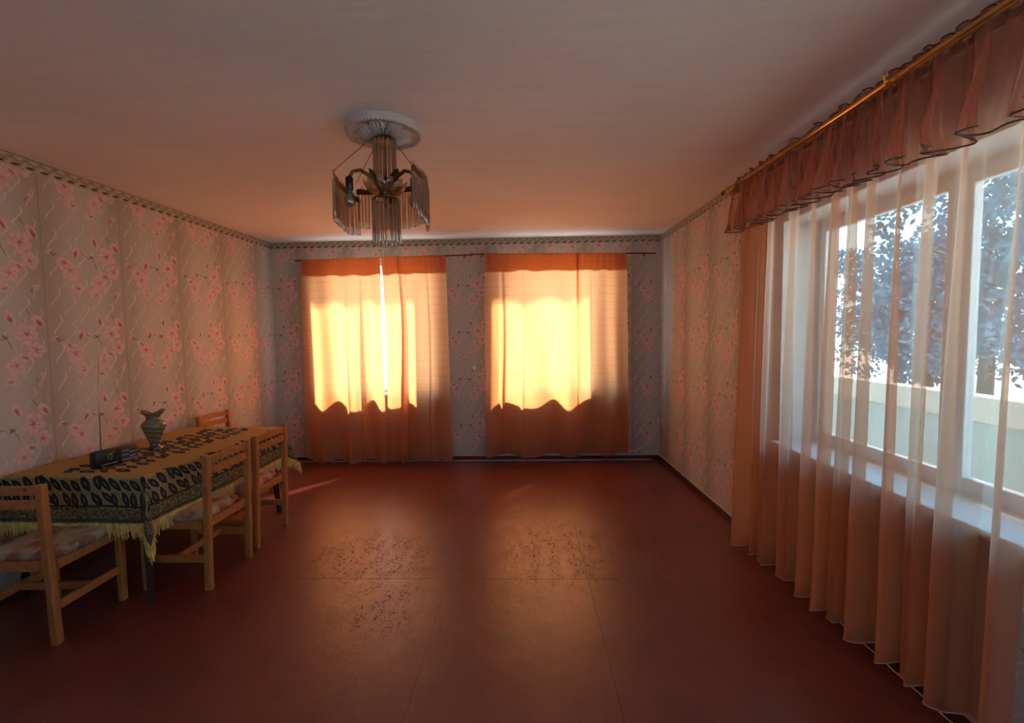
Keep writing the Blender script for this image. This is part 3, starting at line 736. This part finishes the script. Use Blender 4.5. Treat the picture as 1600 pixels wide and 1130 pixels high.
# ------------------------------------------------------------------ chairs
CW, CD = .44, .43
def curved_rail(z0, z1, y, w, bow, th=.018, n=10):
    b = MB(); R_ = []
    for i in range(n+1):
        x = -w+2*w*i/n; yy = y-bow*(1-(x/w)**2); dz = .006*(1-(x/w)**2)
        R_.append([b.bm.verts.new(p) for p in ((x, yy-th/2, z0+dz), (x, yy+th/2, z0+dz), (x, yy+th/2, z1+dz), (x, yy-th/2, z1+dz))])
    for A_, B_ in zip(R_, R_[1:]):
        for k in range(4): b.bm.faces.new((A_[k], A_[(k+1) % 4], B_[(k+1) % 4], B_[k]))
    b.bm.faces.new(R_[0]); b.bm.faces.new(R_[-1][::-1])
    bmesh.ops.bevel(b.bm, geom=[e_ for e_ in b.bm.edges if abs(e_.verts[0].co.x-e_.verts[1].co.x) > 1e-5], offset=.004, segments=2, affect='EDGES')
    return b
def post(x, yb, yt, ht, wx, wy):
    b = MB(); mtx = Matrix.Identity(4); b.box((x-wx/2, -wy/2, 0), (x+wx/2, wy/2, ht), .005)
    for v in b.bm.verts:
        t = v.co.z/ht; k = 1-.18*abs(t-.5)*2 if ht > .6 else 1-.15*(1-t)
        v.co.y = v.co.y*k + yb+(yt-yb)*t**1.5
    return b
def chair(label):
    r = tag(empty('dining_chair'), label, 'chair', 'wooden dining chairs around the table')
    for s_ in (-1, 1):
        post(s_*(CW/2-.018), -CD/2+.02, -CD/2-.005, .84, .036, .046).build('rear_leg', M['wood'], r)
        post(s_*(CW/2-.018), CD/2-.02, CD/2-.02, .425, .034, .040).build('front_leg', M['wood'], r)
        MB().box((s_*(CW/2-.02)-.011, -CD/2+.04, .175), (s_*(CW/2-.02)+.011, CD/2-.04, .220), .003).build('stretcher', M['wood'], r)
        MB().box((s_*(CW/2-.02)-.012, -CD/2+.04, .385), (s_*(CW/2-.02)+.012, CD/2-.04, .432), .003).build('seat_rail', M['wood'], r)
    MB().box((-CW/2+.03, -.012, .182), (CW/2-.03, .012, .222), .003).build('stretcher', M['wood'], r)
    for y in (-CD/2+.022, CD/2-.022):
        MB().box((-CW/2+.036, y-.012, .385), (CW/2-.036, y+.012, .432), .003).build('seat_rail', M['wood'], r)
    curved_rail(.786, .832, -CD/2-.003, CW/2-.036, .022).build('top_rail', M['wood'], r)
    curved_rail(.715, .760, -CD/2-.001, CW/2-.036, .022).build('back_slat', M['wood'], r)
    # seat cushion: a soft rounded square
    n = 28; P = []
    def sup(v): return v
    b = MB(); a, c = CW/2+.002, CD/2-.005
    top = []
    for i in range(n+1):
        row = []
        for j in range(n+1):
            u, v = -1+2*i/n, -1+2*j/n
            x, y = u*math.sqrt(1-v*v*.28), v*math.sqrt(1-u*u*.28)
            e_ = max(abs(u), abs(v)); hh = (1-e_**6)**.5
            row.append(Vector((x*a*.98, y*c*1.0+.022, .440+hh*(.040+.006*nz(u*2, v*2, 3)))))
        top.append(row)
    b.grid(top); b.grid([[Vector((p.x, p.y, .434)) for p in row] for row in top])
    bmesh.ops.remove_doubles(b.bm, verts=b.bm.verts, dist=.0061)
    b.build('seat_cushion', M['cushion'], r, smooth=True)
    return r
def copy_tree(o, parent=None):
    c = o.copy(); COL.objects.link(c); c.parent = parent
    for ch in [k for k in bpy.data.objects if k.parent == o]: copy_tree(ch, c)
    return c
ch0 = chair('wooden chair with floral cushion at the near end of the table')
spots = [((-2.615, 2.36, 0), 0.02, None),
         ((-2.165, 2.87, 0), PI/2, 'wooden chair with floral cushion at the long side of the table, nearer the fringed corner'),
         ((-2.195, 3.415, 0), PI/2+.01, 'wooden chair with floral cushion at the long side of the table, nearer the orange curtains'),
         ((-2.755, 4.21, 0), -PI/2, 'wooden chair standing against the wall beyond the table, only its back showing')]
for loc, rz, lab in spots:
    o = ch0 if lab is None else copy_tree(ch0)
    if lab: o['label'] = lab
    o.location = loc; o.rotation_euler.z = rz

# ------------------------------------------------------------------ radio and vase
ra = tag(empty('radio', (-2.635, 2.795, ZC+.003), math.radians(-12)), 'black portable radio with a raised antenna on the tablecloth', 'radio')
RL, RD, RH = .25, .065, .098     # length along local y, depth along x
MB().box((-RD/2, -RL/2, .003), (RD/2, RL/2, RH), .010).build('case', M['black'], ra, smooth=True)
MB().box((RD/2-.001, .015, .012), (RD/2+.004, RL/2-.012, RH-.014), .003).build('cassette_panel', M['grille'], ra)
for k in range(2): 
    for j in range(4): MB().box((RD/2+.003, .022+k*.042, .030+j*.013), (RD/2+.0065, .060+k*.042, .037+j*.013), .001).build('button', M['silver'] if (j+k) % 2 else M['black'], ra)
MB().box((RD/2-.001, -RL/2+.02, .010), (RD/2+.003, -.004, .016), .001).build('trim_strip', M['silver'], ra)
MB().box((RD/2-.001, .02, .010), (RD/2+.006, RL/2-.015, .018), .001).build('trim_strip', M['silver'], ra)
MB().tube([(RD/2+.002, -.05+.012*math.cos(a), .058+.017*math.sin(a)) for a in [2*PI*i/16 for i in range(17)]], .0022, 5, False).build('emblem', M['gold'], ra, smooth=True)
MB().tube([(RD/2+.002, -.045, .070), (RD/2+.003, -.02, .090)], .0016, 5).build('pointer', M['gold'], ra)
MB().tube([(0, -.075, RH-.004), (0, -.070, RH+.30), (0, -.055, RH+.59)], [.0032, .0024, .0016], 7).build('antenna', M['silver'], ra, smooth=True)
va_ = tag(empty('vase', (-2.672, 3.154, ZC+.0025)), 'olive swirled glass vase with a ruffled rim on the tablecloth', 'vase')
prof = [(0, .0), (.048, .0), (.050, .006), (.040, .016), (.030, .028), (.028, .042), (.034, .060), (.047, .095), (.062, .135), (.073, .165), (.074, .180), (.066, .195), (.049, .208), (.042, .220), (.043, .234), (.050, .248), (.066, .262), (.074, .268)]
inner = [(.068, .268), (.046, .248), (.038, .232), (.037, .220), (.044, .208), (.066, .186), (.066, .168), (.040, .095), (.020, .05), (0, .045)]
def ruf(r, z, th):
    k = max(0, (z-.235)/.03); return r*(1+.16*k*math.cos(4*th+.6)), z+.012*k*math.cos(4*th+.6)
MB().lathe(prof+inner, 48, (0, 0, 0), ruf).build('body', M['vase'], va_, smooth=True)

# ------------------------------------------------------------------ ceiling rose and chandelier
CX, CY = -.775, 2.59
def rose():
    b = MB(); nr_, na = 40, 240; P = []
    for i in range(nr_+1):
        r = .212*i/nr_; row = []
        for k in range(na+1):
            th = 2*PI*k/na
            z = -.034
            if r > .206: z = -.034*(1-(r-.206)/.006)
            elif r > .190: z = -.038-.004*math.sin(th*60)
            elif r > .172: z = -.030
            elif r > .03:
                t = (r-.03)/.14; sp = abs(math.cos(4*th)); inn = 1 if t < .35+.65*sp**.6 else 0
                rb = .5+.5*math.cos(th*40+ (6*t if math.cos(4*th) > 0 else -6*t)); z = -.024-.030*inn*math.sin(PI*min(1, t+.15))**.7*(.25+.75*rb) - .006*inn
            else: z = -.052
            row.append((r*math.cos(th), r*math.sin(th), z))
        P.append(row)
    b.grid(P); bmesh.ops.remove_doubles(b.bm, verts=b.bm.verts, dist=.0002)
    return b.build('ceiling_rose', M['stucco'], smooth=True)
ro = rose(); ro.location = (CX, CY, H); tag(ro, 'round white plaster ceiling rose with leaf relief above the chandelier', 'ceiling rose')
cn = tag(empty('chandelier', (CX, CY, H-.03)), 'brass chandelier with hanging smoked glass rods and three arms', 'chandelier')
Z0 = H-.03                                       # local z = world z - Z0
zc = lambda z: z-Z0
MB().tube([(0, 0, .0), (0, 0, zc(2.645)), (0, 0, zc(2.30))], [.010, .009, .009], 10).build('stem', M['old_brass'], cn, smooth=True)
MB().lathe([(0, zc(2.668)), (.058, zc(2.668)), (.062, zc(2.66)), (.062, zc(2.648)), (.056, zc(2.642)), (.0, zc(2.642))], 28).build('canopy_ring', M['old_brass'], cn, smooth=True)
MB().lathe([(0, zc(2.40)), (.012, zc(2.40)), (.020, zc(2.385)), (.034, zc(2.37)), (.038, zc(2.345)), (.026, zc(2.325)), (.014, zc(2.31)), (.018, zc(2.295)), (.009, zc(2.275)), (0, zc(2.268))], 24).build('hub', M['old_brass'], cn, smooth=True)
def rodmesh(L):
    b = MB(); b.tube([(0, 0, 0), (0, 0, -.006), (0, 0, -L+.004), (0, 0, -L)], [.003, .0076, .0076, .006], 8)
    bmesh.ops.recalc_face_normals(b.bm, faces=b.bm.faces)
    me = bpy.data.meshes.new('glass_rod'); b.bm.to_mesh(me); b.bm.free(); me.materials.append(M['rod_glass']); me.shade_smooth(); return me
meshes = {}
def hang(x, y, z, L):
    L = round(L, 3)
    if L not in meshes: meshes[L] = rodmesh(L)
    o = link('glass_rod', meshes[L], cn); o.location = (x, y, zc(z)); o.rotation_euler = (random.gauss(0, .012), random.gauss(0, .012), random.uniform(0, 6))
for k in range(14):
    a = 2*PI*k/14; hang(.056*math.cos(a), .056*math.sin(a), 2.644, .225)
MB().tube([(.070*math.cos(2*PI*i/28), .070*math.sin(2*PI*i/28), zc(2.315)) for i in range(29)], .004, 6, False).build('lower_ring', M['old_brass'], cn, smooth=True)
for k in range(3):
    a = 2*PI*k/3; MB().tube([(0, 0, zc(2.33)), (.07*math.cos(a), .07*math.sin(a), zc(2.315))], .0035, 6).build('ring_spoke', M['old_brass'], cn)
for k in range(17):
    a = 2*PI*k/17; hang(.070*math.cos(a), .070*math.sin(a), 2.312, .245)
def frill(r, z, th):
    k = max(0, (r-.05)/.06); return r*(1+.06*k*math.cos(12*th)), z+.010*k*math.cos(12*th)
MB().lathe([(.03, zc(2.352)), (.05, zc(2.346)), (.08, zc(2.352)), (.105, zc(2.372)), (.118, zc(2.398)), (.116, zc(2.399)), (.100, zc(2.375)), (.078, zc(2.357)), (.05, zc(2.350))], 72, (0, 0, 0), frill).build('frilled_glass_dish', M['rod_glass'], cn, smooth=True)
for ang, (a0, a1), R_, zt in ((218, (222, 138), .285, 2.408), (335, (-42, 42), .255, 2.425), (95, (42, 146), .265, 2.452)):
    th = math.radians(ang); n = 26
    arc = []
    for i in range(n+1):
        t = i/n; a = math.radians(a0+(a1-a0)*t); rr = R_*(1-.10*math.sin(PI*t)); rr *= (.84 if False else 1)
        arc.append((rr*math.cos(a), rr*math.sin(a), t))
    def ztop(t): return zt - .030*t + .018*math.sin(PI*t)**2 + ((.02 if ang == 335 else 0)*math.exp(-((t-.05)/.08)**2))
    b = MB(); F = []
    for j, (x, y, t) in enumerate(arc):
        nrm = Vector((x, y, 0)).normalized()*.0012; sc_ = .006*abs(math.sin(t*PI*9))
        lo, hi = zc(ztop(t)-.030), zc(ztop(t)+sc_)
        F.append([b.bm.verts.new(p) for p in (Vector((x, y, lo))-nrm, Vector((x, y, lo))+nrm, Vector((x, y, hi))+nrm, Vector((x, y, hi))-nrm)])
    for A_, B_ in zip(F, F[1:]):
        for k in range(4): b.bm.faces.new((A_[k], A_[(k+1) % 4], B_[(k+1) % 4], B_[k]))
    b.bm.faces.new(F[0]); b.bm.faces.new(F[-1][::-1])
    band = b.build('gallery_band', M['old_brass'], cn)
    for k in range(12):
        t = (k+.5)/12; x, y, _ = arc[int(t*n)]; d = Vector((-y, x, 0)).normalized(); c = Vector((x, y, zc(ztop(t))+.008))
        MB().tube([c+d*.009*math.cos(q)+Vector((0, 0, .010*math.sin(q))) for q in [2*PI*i/10 for i in range(11)]], .0018, 5, False).build('filigree', M['old_brass'], band)
    nrod = 24 if ang == 95 else 17
    for k in range(nrod):
        t = (k+.3)/nrod; i = t*n; i0 = int(i); fr = i-i0; x = arc[i0][0]*(1-fr)+arc[i0+1][0]*fr; y = arc[i0][1]*(1-fr)+arc[i0+1][1]*fr
        hang(x, y, ztop(t)-.028, .19+.03*math.sin(PI*t)+random.choice((0, .004, .008)))
    # arm, socket, bulb
    rs = .20 if ang != 95 else .165; zs = 2.40
    pts = [(rs*s_*math.cos(th), rs*s_*math.sin(th), zc(z_)) for s_, z_ in ((.05, 2.33), (.22, 2.385), (.45, 2.43), (.7, 2.45), (.9, 2.435), (1.0, 2.40))]
    MB().tube(pts, [.008, .009, .011, .010, .009, .009], 8).build('arm', M['old_brass'], cn, smooth=True)
    ex, ey = rs*math.cos(th), rs*math.sin(th)
    MB().lathe([(0, zc(2.405)), (.016, zc(2.402)), (.020, zc(2.395)), (.019, zc(2.335)), (.016, zc(2.330)), (0, zc(2.330))], 16, (ex, ey, 0)).build('socket', M['black'], cn, smooth=True)
    MB().lathe([(.012, zc(2.332)), (.014, zc(2.32)), (.027, zc(2.295)), (.030, zc(2.275)), (.024, zc(2.252)), (.010, zc(2.241)), (0, zc(2.240))], 18, (ex, ey, 0)).build('bulb', M['bulb'], cn, smooth=True)
    # leaf ornament on the arm
    b = MB(); c = Vector(pts[1]); d = Vector((math.cos(th), math.sin(th), 0)); sd_ = Vector((-d.y, d.x, 0))
    c += Vector((0,0,.004)); k9 = 1.7
    L_ = [c+d*(.0)+Vector((0, 0, .0)), c+(d*.01+sd_*.022+Vector((0, 0, .02)))*k9, c+(d*.022+sd_*.014+Vector((0, 0, .04)))*k9, c+(d*.03+Vector((0, 0, .048)))*k9, c+(d*.022-sd_*.014+Vector((0, 0, .04)))*k9, c+(d*.01-sd_*.022+Vector((0, 0, .02)))*k9]
    up_ = [b.bm.verts.new(p) for p in L_]; dn_ = [b.bm.verts.new(p-Vector((0, 0, .003))) for p in L_]
    b.bm.faces.new(up_); b.bm.faces.new(dn_[::-1])
    for k in range(6): b.bm.faces.new((up_[k], dn_[k], dn_[(k+1) % 6], up_[(k+1) % 6]))
    b.build('leaf_ornament', M['old_brass'], cn)
    # chain from the canopy ring to the end of the band
    ax_, ay_, _ = arc[0] if ang != 95 else arc[-1]; p0 = Vector((.058*math.cos(math.atan2(ay_, ax_)), .058*math.sin(math.atan2(ay_, ax_)), zc(2.650))); p1 = Vector((ax_, ay_, zc(ztop(0)+.004)))
    b = MB(); nn = int((p1-p0).length/.007)
    b.tube([p0.lerp(p1, i/(nn*2)) for i in range(nn*2+1)], [(.0026 if i % 2 else .0013) for i in range(nn*2+1)], 5)
    b.build('chain', M['old_brass'], cn)

# ------------------------------------------------------------------ small things
cb = MB().tube([(1.600, 5.515, .52), (1.592, 5.51, .42), (1.56, 5.505, .32), (1.50, 5.50, .23), (1.42, 5.50, .165), (1.33, 5.50, .120), (1.24, 5.50, .100), (1.10, 5.505, .088), (.8, 5.51, .080)], .007, 8).build('cable', M['cable'], smooth=True)
tag(cb, 'pale cable curving down the wall in the far right corner', 'cable')
pts = [(1.52-i*.08, 5.488+.004*nz(i*.3, 1, 1), .009) for i in range(60)]
tag(MB().tube(pts, .006, 6).build('cable', M['cable'], smooth=True), 'thin white cable lying on the floor along the back wall', 'cable')
pts = []
for i in range(140):
    y = 3.15-i*.017; pts.append((xr(y)-.038-.010*abs(nz(i*.13, 4, 4)), y, .010+.012*abs(nz(i*.21, 2, 9))))
tag(MB().tube(pts, .0032, 6).build('cable', M['cable'], smooth=True), 'crumpled pale wire along the floor behind the sheer curtain', 'cable')
b = MB(); b.tube([(0, 0, 0), (0, -.006, 0), (0, -.010, 0)], [.026, .026, .020], 18); b.tube([(0, -.009, 0), (0, -.016, -.002), (.002, -.019, -.006)], [.010, .008, .006], 10)
o = b.build('wall_plug', M['white'], smooth=True); o.location = (-.642, YB-.0008, 1.147); tag(o, 'small round white knob on the wall between the two orange curtained windows', 'knob')
